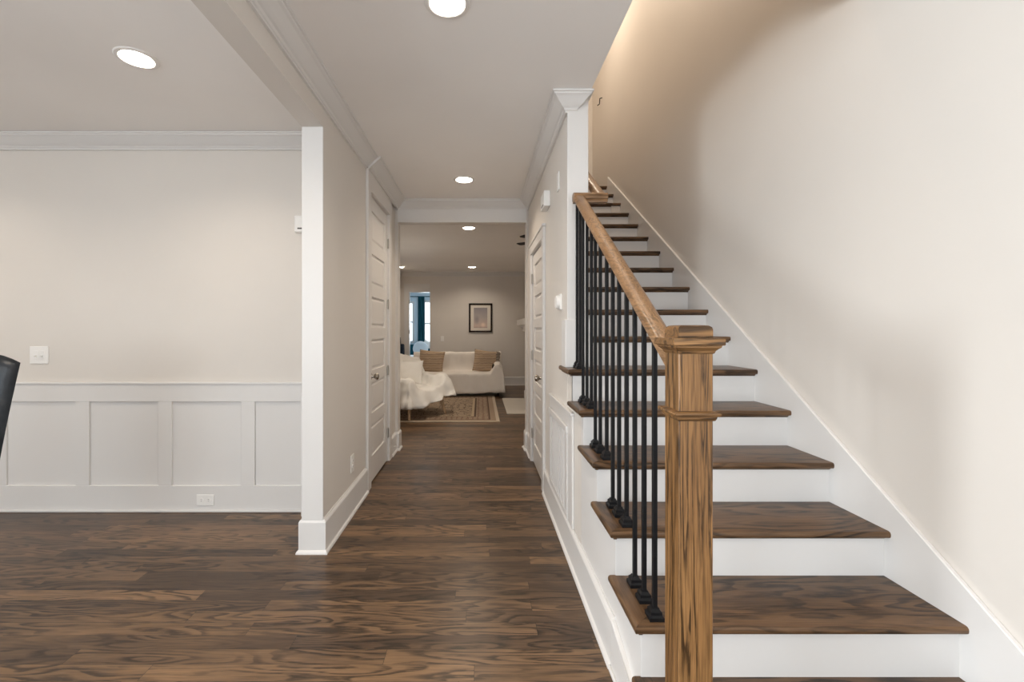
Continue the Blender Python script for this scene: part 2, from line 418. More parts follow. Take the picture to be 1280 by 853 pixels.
# front wall with door light and dining window
b = MB().box(XD, -4.2, YF-.1, YF, 0, HC).box(-4.2, -2.0, YF-.1, YF, 0, .55).box(-4.2, -2.0, YF-.1, YF, 2.4, HC)
b.box(-2.0, -1.1, YF-.1, YF, 0, HC).box(-1.1, 1.3, YF-.1, YF, 2.4, HC).box(1.3, XW, YF-.1, YF, 0, HC)
struct(b, 'wall_front', M_WALL, 'front wall of the house behind the viewpoint', 'wall')
def window(name, x0, x1, y, z0, z1, nx, nz, label, outward=-1):
    o = MB(); f = .06
    o.box(x0, x1, y-.04, y+.04, z0, z0+f).box(x0, x1, y-.04, y+.04, z1-f, z1).box(x0, x0+f, y-.04, y+.04, z0+f, z1-f).box(x1-f, x1, y-.04, y+.04, z0+f, z1-f)
    for i in range(1, nx): o.box(x0+(x1-x0)*i/nx-.03, x0+(x1-x0)*i/nx+.03, y-.03, y+.03, z0, z1)
    for i in range(1, nz): o.box(x0, x1, y-.025, y+.025, z0+(z1-z0)*i/nz-.02, z0+(z1-z0)*i/nz+.02)
    w_ = struct(o, name, M_TRIM, label, 'window')
    MB().box(x0+.02, x1-.02, y-.004, y+.004, z0+.02, z1-.02).build('glass_pane', M_GLASS, w_)
    return w_
window('window_1', -4.2, -2.0, YF-.05, .55, 2.4, 3, 2, 'dining room front window behind the viewpoint')
window('window_2', -1.1, 1.3, YF-.05, 0, 2.4, 3, 1, 'glazed front entry behind the viewpoint')
o = MB()  # added unseen window, placed so side light reaches the right wall
for ya, yb in ((-2.2, -2.14), (-1.23, -1.17), (-.26, -.2)): o.box(XD-.07, XD-.01, ya, yb, .86, 2.44)
for za, zb_ in ((.8, .86), (2.44, 2.5)): o.box(XD-.07, XD-.01, -2.2, -.2, za, zb_)
w5 = struct(o, 'added_window', M_TRIM, 'unseen dining room side window added to let in side light', 'window')
MB().box(XD-.045, XD-.037, -2.19, -.21, .81, 2.49).build('glass_pane', M_GLASS, w5)
# bedroom
b = MB().box(-3.1, -3.0, LYB+.12, 13.6, 0, 2.5).box(0, .1, LYB+.12, 13.6, 0, 2.5)
b.box(-3.0, -2.30, 13.5, 13.6, 0, 2.5).box(-2.30, -1.98, 13.5, 13.6, 0, .9).box(-2.30, -1.98, 13.5, 13.6, 2.15, 2.5).box(-1.98, -1.72, 13.5, 13.6, 0, 2.5)
b.box(-1.72, -.9, 13.5, 13.6, 0, .78).box(-1.72, -.9, 13.5, 13.6, 2.18, 2.5).box(-.9, 0, 13.5, 13.6, 0, 2.5)
b.box(-3.0, LXL, LYB+.12, LYB+.16, 0, 2.5).box(-1.17, 0, LYB+.12, LYB+.16, 0, 2.5)
struct(b, 'wall_bedroom', M_BLUE, 'pale blue bedroom walls seen through the far doorway', 'wall')
window('window_3', -1.72, -.9, 13.55, .78, 2.18, 1, 2, 'bright bedroom window right of the dark curtain')
window('window_4', -2.30, -1.98, 13.55, .9, 2.15, 1, 2, 'narrow bedroom window left of the dark curtain')

# ------------------------------------------------------------------ mouldings
CR = [(0, 0), (.100, 0), (.100, -.010), (.092, -.013), (.090, -.020), (.078, -.028), (.066, -.040), (.050, -.056), (.036, -.068), (.026, -.074), (.020, -.084), (.014, -.087), (.014, -.097), (0, -.097)]
BA = [(0, 0), (.030, 0), (.030, .008), (.026, .016), (.018, .022), (.018, .180), (.013, .190), (.006, .196), (.005, .202), (0, .202)]
def crown(name, path, side, z, label, sc=1.0):
    return struct(MB().sweep(path, [(u*sc, v*sc) for u, v in CR], side, z-.0015), name, M_TRIM, label, 'crown moulding')
def base(name, path, side, label):
    return struct(MB().sweep(path, BA, side, 0), name, M_TRIM, label, 'baseboard')
crown('trim_1', [(XL, YF), (XL, 3.58)], -1, HC, 'white crown moulding along the beam and left hall wall')
crown('trim_2', [(XL+.022, 3.58), (XL+.022, YH)], -1, HC, 'white crown moulding above the tall left door')
crown('trim_3', [(XL+.02, YH), (XR, YH)], -1, HC, 'white crown moulding over the opening at the hall end')
crown('trim_4', [(XR, YH), (XR, YQ), (XR+.035, YQ), (XR+.035, YQ+.05)], -1, HC, 'white crown moulding on right hall wall with a mitred end on the post')
crown('trim_5', [(XD, YB), (XLL, YB)], -1, HC, 'white crown moulding on the dining room back wall')
crown('trim_6', [(LXL, LYB), (LXR, LYB)], -1, HL, 'crown moulding on the far living room wall')
crown('trim_7', [(LXL, YH2), (LXL, LYB)], -1, HL, 'crown moulding on the left living room wall')
base('baseboard_left', [(XLL, YB), (XLL, YP), (XL, YP), (XL, 3.58)], -1, 'white baseboard wrapping the foot of the left post')
base('baseboard_opening_left', [(XL, 4.57), (XL, YH), (-.888, YH), (-.888, YH2+.02)], -1, 'short white baseboard left of the hall end opening')
base('baseboard_opening_right', [(.502, YH2+.02), (.502, YH), (XR, YH), (XR, 4.53)], -1, 'short white baseboard right of the hall end opening')
base('baseboard_right', [(XR, 3.55), (XR, 1.72)], -1, 'white baseboard along the foot of the staircase side')
base('baseboard_living', [(DX1+.02, LYB), (LXR, LYB)], -1, 'white baseboard on the far living room wall')
base('baseboard_stair', [(XW, .86), (XW, YF)], -1, 'white baseboard on the stair wall before the first step')
struct(MB().prism([(1.19, 0), (1.7205, 0), (1.7205, .19), (1.50, .115), (1.19, .115)], 0, XR-.018, XR+.001, bev=.003).box(XR-.029, XR-.017, 1.16, 1.7205, 0, .016, .003),
       'baseboard_first_step', M_TRIM, 'white base board dropping in height beside the first step', 'baseboard')
# white casing on the ends of both partitions
struct(MB().box(XLL-.001, XL+.001, YP-.012, YP+.001, 0, 2.487, .002), 'trim_8', M_TRIM, 'white board facing the end of the left partition below the beam', 'post casing')
b = MB().box(XR-.001, XRR+.001, YQ-.012, YQ+.001, R*6, HC-.004, .002)
b.box(XR-.016, XRR+.008, YQ-.026, YQ+.10, R*6, 1.362, .003)
struct(b, 'trim_9', M_TRIM, 'white board facing the end of the right partition with a plinth block on the stairs', 'post casing')
struct(MB().box(-.888, .502, YH-.010, YH, HO-.002, HC-.09, .001), 'trim_10', M_TRIM, 'flat white board across the head of the hall end opening', 'trim')
b = MB().box(-.8885, -.884, YH-.008, YH2+.01, .2, HO)
b.box(.498, .5025, YH-.008, YH2+.01, .2, HO)
struct(b, 'trim_11', M_DOOR, 'painted jamb faces of the hall end opening', 'jamb')

# wainscot on the dining back wall
t = .018
b = MB().box(XD, XLL, YB-t, YB, .788, .915, .002).box(XD, XLL, YB-t-.008, YB, .912, .928, .003).box(XD, XLL, YB-t, YB, 0, .187, .002)
for k in range(-6, 3):
    xc = -2.252+.592*k
    x0, x1 = xc-.049, xc+.049
    if x1 > XLL: continue
    if x0 > XD: b.box(x0, x1, YB-t, YB, .187, .788, .002)
b.box(XD, XLL-.03, YB-t-.014, YB-t, 0, .018, .004)
b.box(XD, XLL, YB-.004, YB, .187, .788)
b.box(XLL-.018, XLL, YP+.02, YB, .2, .925, .002)
struct(b, 'trim_12', M_TRIM, 'white recessed-panel wainscot along the dining room back wall', 'wainscot')

# ------------------------------------------------------------------ doors
def hinge(parent, x, y, z):
    m = MB().tube((x, y, z-.045), (x, y, z+.045), .008, seg=10)
    m.tube((x, y, z+.045), (x, y, z+.052), .009, .004, 10).box(x-.004 if x < 0 else x-.004, x+.004, y-.02, y+.018, z-.044, z+.044)
    m.build('hinge', M_HINGE, parent, True)
def door(name, xf, sgn, y0, y1, ztop, full, npan, zb, pitch, ph, zk, label):
    """xf wall face, sgn +1 when the door faces +X; slab from y0 (knob side) to y1 (hinge side)"""
    ro = empty(name, (xf, (y0+y1)/2, 0), label, 'door', kind='structure')
    a, c_ = xf-sgn*.045, xf+sgn*.000
    lo, hi = min(a, c_), max(a, c_)
    s = MB(); fa = xf-sgn*.004                    # slab face of stiles
    rec = xf-sgn*.016
    def bx(ya, yb, za, zb_, face, bev=.002):
        s.box(min(a, face), max(a, face), ya, yb, za, zb_, bev)
    st = .105
    bx(y0, y1, .012, ztop, rec, 0)
    bx(y0, y0+st, .012, ztop, fa); bx(y1-st, y1, .012, ztop, fa)
    zs = [(.012, zb)]
    for i in range(npan):
        top = zb+i*pitch+ph
        zs.append((top, zb+(i+1)*pitch if i < npan-1 else ztop))
    for za, zb_ in zs: bx(y0+st, y1-st, za, zb_, fa)
    for i in range(npan):                         # raised fields
        za, zc = zb+i*pitch+.018, zb+i*pitch+ph-.018
        q = [(y0+st+.018, za), (y1-st-.018, za), (y1-st-.018, zc), (y0+st+.018, zc)]
        q2 = [(y0+st+.034, za+.016), (y1-st-.034, za+.016), (y1-st-.034, zc-.016), (y0+st+.034, zc-.016)]
        s.poly([Vector((rec, *p)) for p in q], [Vector((xf-sgn*.008, *p)) for p in q2])
    s.build('door_slab', M_DOOR, ro)
    cs = MB(); e = xf+sgn*.022; ci, co = (min(xf, e), max(xf, e))
    g = .012
    ct = (HC-.09) if full else ztop+.095
    cs.box(ci, co, y0-g-.10, y0-g, 0, ztop+g-.0003, .003).box(ci, co, y1+g, y1+g+.10, 0, ztop+g-.0003, .003).box(ci, co, y0-g-.10, y1+g+.10, ztop+g, ct, .003)
    if not full: cs.box(ci-.008, co, y0-g-.11, y1+g+.11, ct+.0003, ct+.02, .003)
    # jambs inside the wall
    jx0, jx1 = (XLL+.002, XL) if sgn > 0 else (XR, XRR-.002)
    cs.box(jx0, jx1, y0-g-.012, y0-g+.008, 0, ztop+g).box(jx0, jx1, y1+g-.008, y1+g+.012, 0, ztop+g).box(jx0, jx1, y0-g, y1+g, ztop+.004, ztop+g+.01)
    cs.build('door_casing', M_TRIM if not full else M_DOOR, ro)
    for z in ((.28, .90, 1.55, 2.15) if full else (.28, 1.05, 1.80)): hinge(ro, xf+sgn*.006, y1+.006, z)
    kb = MB(); yk = y0+.062
    kb.lathe([(.0, 0), (.032, 0), (.032, .006), (.014, .010), (.010, .028), (.020, .036), (.028, .048), (.029, .056), (.024, .066), (.010, .071), (0, .072)], (0, 0, 0), 'X', 24)
    for v in kb.b.verts: v.co = Vector((fa+sgn*v.co.x, yk+v.co.y, zk+v.co.z))
    kb.build('door_knob', M_NICK, ro, True)
    if True:   # near-black sheet standing in for the shade behind the slab
        MB().box(min(a, a-sgn*.02), max(a, a-sgn*.02), y0, y1, .0, ztop).build('door_gap_shade', M_DARK, ro)
    return ro
door('door_1', XL, 1, 3.70, 4.43, 2.43, True, 6, .227, .365, .262, .91, 'tall white six panel door on the left of the hall')
door('door_2', XR, -1, 3.66, 4.42, 2.03, False, 6, .20, .302, .215, .90, 'shorter white six panel door on the right of the hall')
# far doorway casing
b = MB().box(DX0-.11, DX0, LYB-.02, LYB, 0, DZ, .002).box(DX0-.11, DX1+.005, LYB-.02, LYB, DZ, DZ+.16, .002).box(DX0-.12, DX1+.005, LYB-.03, LYB, DZ+.16, DZ+.19, .003)
b.box(DX0-.012, DX0+.008, LYB, LYB+.12, 0, DZ).box(DX0, DX1, LYB, LYB+.12, DZ-.01, DZ+.002)
d3 = struct(b, 'door_3', M_TRIM, 'white cased doorway in the far corner leading to the blue bedroom', 'doorway')
for z in (.35, 1.25, 1.95): MB().tube((DX0+.012, LYB-.012, z-.045), (DX0+.012, LYB-.012, z+.045), .010, seg=8).build('hinge', M_HINGE, d3, True)

# ------------------------------------------------------------------ staircase
st = empty('staircase', (XR, D1, 0), 'white staircase with dark stained oak treads climbing beside the right wall', 'staircase')
TH = .026
for n in range(1, 18):
    y0 = nose(n); y1 = nose(n+1)+.034 if n < 17 else 6.25
    z = n*R
    left = .492 if n <= 6 else XRR
    ov = .06
    if n <= 6:
        plan = [(left, y0), (XS, y0), (XS, y1), (left+ov, y1), (left+ov, y0+ov)]
    else:
        plan = [(left, y0), (XS, y0), (XS, y1), (left, y1)]
    def front(e, y0=y0): return all(abs(v.co.y-y0) < 1e-5 for v in e.verts) and abs(e.verts[0].co.z-e.verts[1].co.z) < 1e-5
    tm = MB().prism(plan, 2, z-TH, z, bev=.010, seg=3, sel=front)
    tr = tm.build('tread', M_TREAD, st, True)
    if n <= 6:
        q = [(left, y0), (left+ov, y0+ov), (left+ov, y1), (left, y1)]
        def lf(e): return all(abs(v.co.x-.492) < 1e-5 for v in e.verts) and abs(e.verts[0].co.z-e.verts[1].co.z) < 1e-5
        MB().prism(q, 2, z-TH, z+.0003, bev=.010, seg=3, sel=lf).build('return_nosing', M_TREADY, tr, True)
    # cove under the nosing
    cl = .510 if n <= 6 else XRR
    cp = [(y0+.018, z-TH), (y0+.036, z-TH), (y0+.036, z-TH-.012), (y0+.030, z-TH-.012), (y0+.022, z-TH-.006)]
    cv = MB().prism(cp, 0, cl, XS)
    if n <= 6: cv.box(cl, XR+.002, y0+.018, y1, z-TH-.010, z-TH)
    cv.build('cove_moulding', M_TREAD, tr)
    MB().box(XR+.002 if n <= 6 else XRR, XS, y0+.030, y0+.048, (n-1)*R, z-TH).build('riser', M_TRIM, st)
# stepped side under the open treads
pts = [(D1+.031, 0)]
for n in range(1, 7):
    pts += [(nose(n)+.031, n*R-TH-.001), (min(nose(n+1)+.031, YQ+.001), n*R-TH-.001)]
pts.append((YQ+.001, 0))
# lower half of the closed side is bright trim paint, the rest wall paint
SP = 2.30
def clip(pts, ylo, yhi):
    out = []
    zs = lambda y: max([n*R-TH-.001 for n in range(1, 7) if nose(n)+.031 <= y+1e-6] or [0])
    ys = sorted({ylo, yhi} | {nose(n)+.031 for n in range(1, 7) if ylo < nose(n)+.031 < yhi})
    poly = [(ylo, 0)]
    for a, c_ in zip(ys, ys[1:]): poly += [(a, zs(a)), (c_, zs(a))]
    poly.append((yhi, 0))
    r = []
    for p in poly:
        if not r or (abs(p[0]-r[-1][0])+abs(p[1]-r[-1][1])) > 1e-6: r.append(p)
    return r
MB().prism(clip(pts, D1+.031, SP), 0, XR, XR+.04).build('stringer', M_TRIM, st)
struct(MB().prism(clip(pts, SP, YQ+.001), 0, XR+.002, XR+.042), 'wall_under_stair', M_WALL, 'greige wall under the upper open treads', 'wall')
# skirt board on the stair wall
sk = lambda y: -.586+.6667*y+.112
MB().prism([(.90, 0), (.90, sk(.90)), (5.45, sk(5.45)), (5.45, 3.0), (5.3, 2.6), (1.4, 0)], 0, XS-.0005, XW, bev=.003, seg=1).build('skirt_board', M_TRIM, st)
# far soffit hiding the underside
MB().box(XRR, XW, nose(17)+.06, 6.25, 2.75, 3.03).build('landing_base', M_TRIM, st)

# ------------------------------------------------------------------ railing
XB = .572
rl = empty('stair_railing', (XB, 1.23, R), 'oak and black iron stair railing with square newel post on the open side', 'railing')
nx0, nx1, ny0, ny1 = XB-.0453, XB+.0453, 1.186, 1.2766
nw = MB().box(nx0, nx1, ny0, ny1, R, 1.262, .002).build('newel_post', M_NEWEL, rl)
cxm, cym = XB, (ny0+ny1)/2
def square_lathe(prof, m=None):
    m = m or MB(); rings = []
    for r, z in prof:
        rings.append([m.b.verts.new((cxm+a*r, cym+c_*r, z)) for a, c_ in ((-1, -1), (1, -1), (1, 1), (-1, 1))])
    for A, B in zip(rings, rings[1:]):
        for i in range(4): m.b.faces.new((A[i], A[(i+1) % 4], B[(i+1) % 4], B[i]))
    m.b.faces.new(rings[0][::-1]); m.b.faces.new(rings[-1]); return m
square_lathe([(.0450, 1.240), (.048, 1.242), (.050, 1.248), (.056, 1.254), (.060, 1.257), (.061, 1.262), (.066, 1.263), (.067, 1.265), (.067, 1.281), (.0655, 1.2825), (.0450, 1.2825),
              (.0453, 1.283), (.0453, 1.305), (.0435, 1.311), (.038, 1.315), (.03, 1.3165)]).build('newel_cap', M_NEWELX, nw, False)
square_lathe([(.0453, 1.062), (.049, 1.063), (.052, 1.069), (.053, 1.0745), (.0585, 1.076), (.0600, 1.080), (.0585, 1.085), (.052, 1.0875), (.0453, 1.0885)]).build('newel_collar', M_NEWELX, nw, False)

RP = [(-.020, 0), (.020, 0), (.021, .010), (.024, .014), (.031, .020), (.032, .038), (.028, .048), (.020, .055), (.012, .0575), (0, .0583), (-.012, .0575), (-.020, .055), (-.028, .048), (-.032, .038), (-.031, .020), (-.024, .014), (-.021, .010)]
ab = .306
def pz(y): return ab+.6667*y
def rail_run(x, ya, yb):
    m = MB()
    m.poly([Vector((x+u, ya, pz(ya)+v)) for u, v in RP], [Vector((x+u, yb, pz(yb)+v)) for u, v in RP])
    return m
YT = 2.598
rail_run(XB, ny1-.002, YT).build('handrail', M_RAIL, rl, True)
zt = pz(YT)
m = MB(); m.poly([Vector((XB-.031, YT+u, zt+v)) for u, v in RP], [Vector((.735, YT+u, zt+v)) for u, v in RP])
m.build('handrail_turn', M_RAILX, rl, True)
rail_run(.704, YT+.01, 5.55).build('upper_handrail', M_RAIL, rl, True)
for yy in (3.2, 4.6):
    MB().tube((.704, yy, pz(yy)), (.70, yy, pz(yy)-.05), .006).tube((.70, yy, pz(yy)-.05), (XRR, yy, pz(yy)-.07), .006).build('rail_bracket', M_IRON, rl, True)
ys = [1.468, 1.562, 1.655, 1.748, 1.842, 1.930, 2.022, 2.130, 2.222, 2.300, 2.395, 2.486, 2.560, 2.640]
first = None
for i, y in enumerate(ys):
    n = int((y-D1)//G)+1; zb = n*R; top = pz(min(y, YT))+.004; a = .0072
    bl = MB().box(XB-a, XB+a, y-a, y+a, zb, top, .001).build('baluster', M_IRON, rl)
    sh = MB()
    for h0, h1, r0, r1 in ((0, .012, .0235, .0235), (.012, .018, .0235, .018), (.018, .027, .018, .018), (.027, .034, .018, .0115), (.034, .038, .0115, .0105)):
        sh.poly([Vector((XB+p*r0, y+q*r0, zb+h0)) for p, q in ((-1, -1), (1, -1), (1, 1), (-1, 1))], [Vector((XB+p*r1, y+q*r1, zb+h1)) for p, q in ((-1, -1), (1, -1), (1, 1), (-1, 1))])
    sh.build('baluster_shoe', M_IRON, bl)

# ------------------------------------------------------------------ return air grille on the under-stair side
gr = empty('return_air_grille', (XR, 2.93, .18), 'white return air grille set low in the wall under the stairs', 'vent grille')
f = MB().box(XR-.016, XR, 2.601, 2.645, .2353, .6997, .002).box(XR-.016, XR, 3.215, 3.26, .2353, .6997, .002).box(XR-.022, XR, 2.601, 3.26, .70, .742, .004).box(XR-.016, XR, 2.601, 3.26, .2, .235, .002)
f.build('grille_frame', M_TRIM, gr)
f = MB()
for i in range(9):
    y = 2.650+i*.0635
    f.box(XR-.014, XR-.003, y, y+.034, .236, .699, .002)
f.build('louvre_panel', M_TRIM, gr)
MB().box(XR-.003, XR, 2.646, 3.214, .236, .699).build('grille_back', mat('grille_shadow', (.45, .43, .41), .8), gr)
b = MB().box(XR-.012, XR+.001, 2.475, 2.5995, .2, .8245, .002).box(XR-.012, XR+.001, 2.60, 3.262, .7435, .8245, .002).box(XR-.020, XR+.001, 2.47, 3.262, .825, .842, .003)
struct(b, 'trim_13', M_TRIM, 'white framing boards around the air grille under the stairs', 'trim')

# ------------------------------------------------------------------ recessed lamps
def lamp(x, y, z, power, label, col=WARM, group='recessed ceiling lamps'):
    t_ = empty('ceiling_light', (x, y, z), label, 'ceiling light', group)
    MB().lathe([(RH, .004), (RH, -.003), (.078, -.006), (.094, -.004), (.098, .0), (.098, .001)], (x, y, z), seg=40, caps=False).build('trim_ring', M_PLAST, t_, True)
    m = MB(); rings = []
    for r, h in [(RH, .0), (.066, .03), (.058, .052), (.058, .066)]:
        rings.append([m.b.verts.new((x+r*math.cos(2*math.pi*i/40), y+r*math.sin(2*math.pi*i/40), z+h)) for i in range(40)])
    for A, B in zip(rings, rings[1:]):
        for i in range(40): m.b.faces.new((A[i], A[(i+1) % 40], B[(i+1) % 40], B[i]))
    m.b.faces.new(rings[-1]); m.build('baffle', M_PLAST, t_, True)
    MB().lathe([(0, .052), (.0575, .052), (.0575, .056), (0, .056)], (x, y, z), seg=32).build('lens', M_LENS, t_, True)
    l = area('lamp_glow', (0, 0, .047), (0, 0, 0), .108, .12, power, col, 'DISK'); l.parent = t_
    return t_
lamp(*L_HALL[0], HC, 5, 'round recessed lamp nearest the viewer in the hall ceiling, cut by the top edge')
lamp(*L_HALL[1], HC, 7, 'round recessed lamp in the hall ceiling just before the opening')
lamp(*L_DIN[0], HC, 5, 'round recessed lamp in the dining room ceiling left of the beam')
lamp(*L_LIV[0], HL, 10, 'round recessed lamp in the living room ceiling just past the opening')
lamp(*L_LIV[1], HL, 6, 'round recessed lamp in the living room ceiling near the far wall, above the picture')
lamp(*L_LIV[2], HL, 3, 'round recessed lamp barely showing at the far left of the living room ceiling')
for p in L_DIN[1:]+L_FOY: lamp(*p, HC, 5, 'round recessed lamp outside the view in the front rooms')
# upstairs lamps over the stairwell
for (x, y) in ((.95, 2.9), (.95, 4.9)):
    o_ = area('stair_lamp_glow', (x, y, 5.38), (0, 0, 0), (.15), .15, 9, (1, .86, .70), 'DISK')

# ------------------------------------------------------------------ small fittings
def plate_y(name, cx, z, yw, w_, h, label, kind, horizontal=False, group=None):
    """plate on a wall facing -Y at y = yw"""
    r_ = empty(name, (cx, yw, z), label, 'outlet' if kind == 'outlet' else 'light switch', group)
    MB().box(cx-w_/2, cx+w_/2, yw-.006, yw, z-h/2, z+h/2, .002).build('cover_plate', M_PLAST, r_)
    if kind == 'outlet':
        for s_ in (-1, 1):
            dx, dz = (s_*.026, 0) if horizontal else (0, s_*.02)
            fc = MB().lathe([(0, -.009), (.0145, -.009), (.016, -.006), (.016, -.004)], (cx+dx, yw, z+dz), 'Y', 20).build('socket', M_PLAST, r_, True)
            q = MB()
            for k in (-1, 1):
                if horizontal: q.box(cx+dx-.004, cx+dx+.004, yw-.0098, yw-.009, z+k*.006-.001, z+k*.006+.001)
                else: q.box(cx+dx+k*.006-.001, cx+dx+k*.006+.001, yw-.0098, yw-.009, z+dz-.004, z+dz+.004)
            q.build('slot', M_SLOT, fc)
    else:
        ng = max(1, round(w_/.065)) if w_ > .1 else 1
        for i in range(ng):
            xx = cx+(i-(ng-1)/2)*.046
            MB().box(xx-.0165, xx+.0165, yw-.0075, yw-.005, z-.033, z+.033, .001).build('switch_frame', M_PLAST, r_)
            MB().box(xx-.005, xx+.005, yw-.016, yw-.006, z-.014, z-.002, .001).build('toggle', M_SPRING, r_)
    return r_
plate_y('light_switch', -3.165, 1.121, YB, .134, .125, 'white double toggle switch plate on dining wall above the wainscot', 'switch')
plate_y('wall_outlet', -1.961, .086, YB-t, .125, .078, 'white horizontal outlet set in the wainscot bottom rail', 'outlet', True)
plate_y('light_switch', -.88, 1.09, LYB, .075, .12, 'white switch plate on far living room wall above the sofa', 'switch')
ch = empty('wall_sensor', (-1.275, YB, 2.06), 'small white box on dining wall half hidden behind the post', 'sensor')
MB().box(-1.325, -1.225, YB-.03, YB, 1.998, 2.118, .006).build('sensor_body', M_PLAST, ch)
MB().box(-1.30, -1.25, YB-.032, YB-.029, 2.02, 2.03).build('vent_slot', M_SLOT, ch)
# outlet on the left hall wall (faces +X)
r_ = empty('wall_outlet', (XL, 3.2, .348), 'white duplex outlet low on the left hall wall near the tall door', 'outlet')
MB().box(XL, XL+.006, 3.2-.038, 3.2+.038, .348-.062, .348+.062, .002).build('cover_plate', M_PLAST, r_)
for s_ in (-1, 1):
    fc = MB().lathe([(0, .009), (.0145, .009), (.016, .006), (.016, .004)], (XL, 3.2, .348+s_*.02), 'X', 20).build('socket', M_PLAST, r_, True)
    q = MB()
    for k in (-1, 1): q.box(XL+.009, XL+.0098, 3.2+k*.006-.001, 3.2+k*.006+.001, .348+s_*.02-.004, .348+s_*.02+.004)
    q.build('slot', M_SLOT, fc)
# chime box, thermostat, blank plate on the right hall wall (face -X)
r_ = empty('door_chime', (XR, 3.40, 2.28), 'white rectangular chime box high on the right hall wall', 'door chime')
MB().box(XR-.047, XR, 3.31, 3.49, 2.22, 2.335, .004).build('chime_cover', M_PLAST, r_)
MB().box(XR-.049, XR-.046, 3.35, 3.45, 2.235, 2.242).build('speaker_slot', M_SLOT, r_)
r_ = empty('thermostat', (XR, 2.88, 1.48), 'white thermostat on the right hall wall beside the stair post', 'thermostat')
MB().box(XR-.012, XR, 2.83, 2.95, 1.43, 1.53, .003).build('back_plate', M_PLAST, r_)
MB().lathe([(.042, 0), (.042, -.030), (.038, -.034), (0, -.034)], (XR, 2.885, 1.48), 'X', 32).build('dial', M_PLAST, r_, True)
r_ = empty('wall_plate', (XR, 2.96, 2.28), 'thin white blank plate high on right hall wall near the crown', 'wall plate')
MB().box(XR-.007, XR, 2.925, 2.995, 2.22, 2.34, .002).build('cover_plate', M_PLAST, r_)
for z in (2.24, 2.32): MB().tube((XR-.007, 2.96, z), (XR-.0085, 2.96, z), .003, seg=8).build('screw', M_SPRING, r_)
# small hook-like mark of the smoke detector wire on the stair wall: a bracket
r_ = empty('wall_hook', (XW, 5.75, 4.25), 'small thin dark hook on the wall high above the stairs', 'hook')
MB().tube((XW, 5.75, 4.28), (XW-.03, 5.75, 4.27), .006).build('hook_stem', M_IRON, r_, True)
MB().tube((XW-.03, 5.75, 4.27), (XW-.035, 5.75, 4.20), .006).tube((XW-.035, 5.75, 4.20), (XW-.06, 5.75, 4.18), .006).build('hook_curl', M_IRON, r_, True)
# spring door stops
def stop(x0, x1, y, label):
    r_ = empty('door_stop', (x0, y, .078), label, 'door stop', 'spring door stops')
    m = MB().tube((x0, y, .078), (x1, y, .078), .0045, .004, 8)
    k = 14
    for i in range(k):
        a = x0+(x1-x0)*(i+.2)/k*.85; m.tube((a, y, .078), (a+(x1-x0)*.02, y, .078), .0062, seg=8)
    m.build('spring', M_SPRING, r_, True)
    MB().tube((x1, y, .078), (x1+(x1-x0)*.12, y, .078), .008, seg=10).build('rubber_tip', M_PLAST, r_, True)
stop(XL+.018, -.84, 4.70, 'thin spring door stop on the baseboard past the tall left door')
stop(XR-.018, .445, 4.68, 'thin spring door stop on the baseboard past the right door')

# ------------------------------------------------------------------ living room
rug = MB().box(-1.82, .28, 6.30, 8.80, 0.0, .010, .003).build('area_rug', M_RUG, loc=(-.77, 7.55, 0))
tag(rug, 'tan and brown patterned rug with borders in front of the sofa', 'rug')

def drape(f_, x0, x1, y0, y1, hem, nx, ny, flare, fold, seed, rings=7, T=None, waves=26, crumple=.012):
    """a sheet over a height field f_(x, y), falling to hem(x, y) around its border in folds"""
    m = MB(); NX, NY = nx+2*rings, ny+2*rings
    cx, cy = (x0+x1)/2, (y0+y1)/2
    def P(i, j):
        a, c_ = i-rings, j-rings
        tx = max(0, -a, a-(nx-1))/rings; ty = max(0, -c_, c_-(ny-1))/rings
        u = min(max(a/(nx-1), 0), 1); v = min(max(c_/(ny-1), 0), 1)
        x = x0+(x1-x0)*u; y = y0+(y1-y0)*v
        t_ = max(tx, ty); z = f_(x, y)
        if t_ > 0:
            ox = (-1 if a < 0 else 1) if tx > 0 else 0; oy = (-1 if c_ < 0 else 1) if ty > 0 else 0
            s_ = (x-cx)*(1 if oy else 0)+(y-cy)*(1 if ox else 0)
            w_ = math.sin(s_*waves+2.5*noise.noise(Vector((x*2, y*2, seed))))*.5+.5
            o_ = (flare*t_+fold*w_*t_)
            k = math.sin(t_*math.pi/2)
            z2 = z+(hem(x, y)-z)*t_
            x += ox*(.02*k+o_)*(tx/t_ if t_ else 0); y += oy*(.02*k+o_)*(ty/t_ if t_ else 0); z = z2
        q = Vector((x, y, z))
        d = crumple*noise.noise(Vector((x*7+seed, y*7, z*7)))+.006*noise.noise(Vector((x*21, y*21+seed, z*21)))
        q += Vector((d*.5, -d, d))
        return T @ q if T else q
    m.grid(P, NX, NY); return m
def ss(a, b_, x):
    t_ = min(max((x-a)/(b_-a), 0), 1); return t_*t_*(3-2*t_)
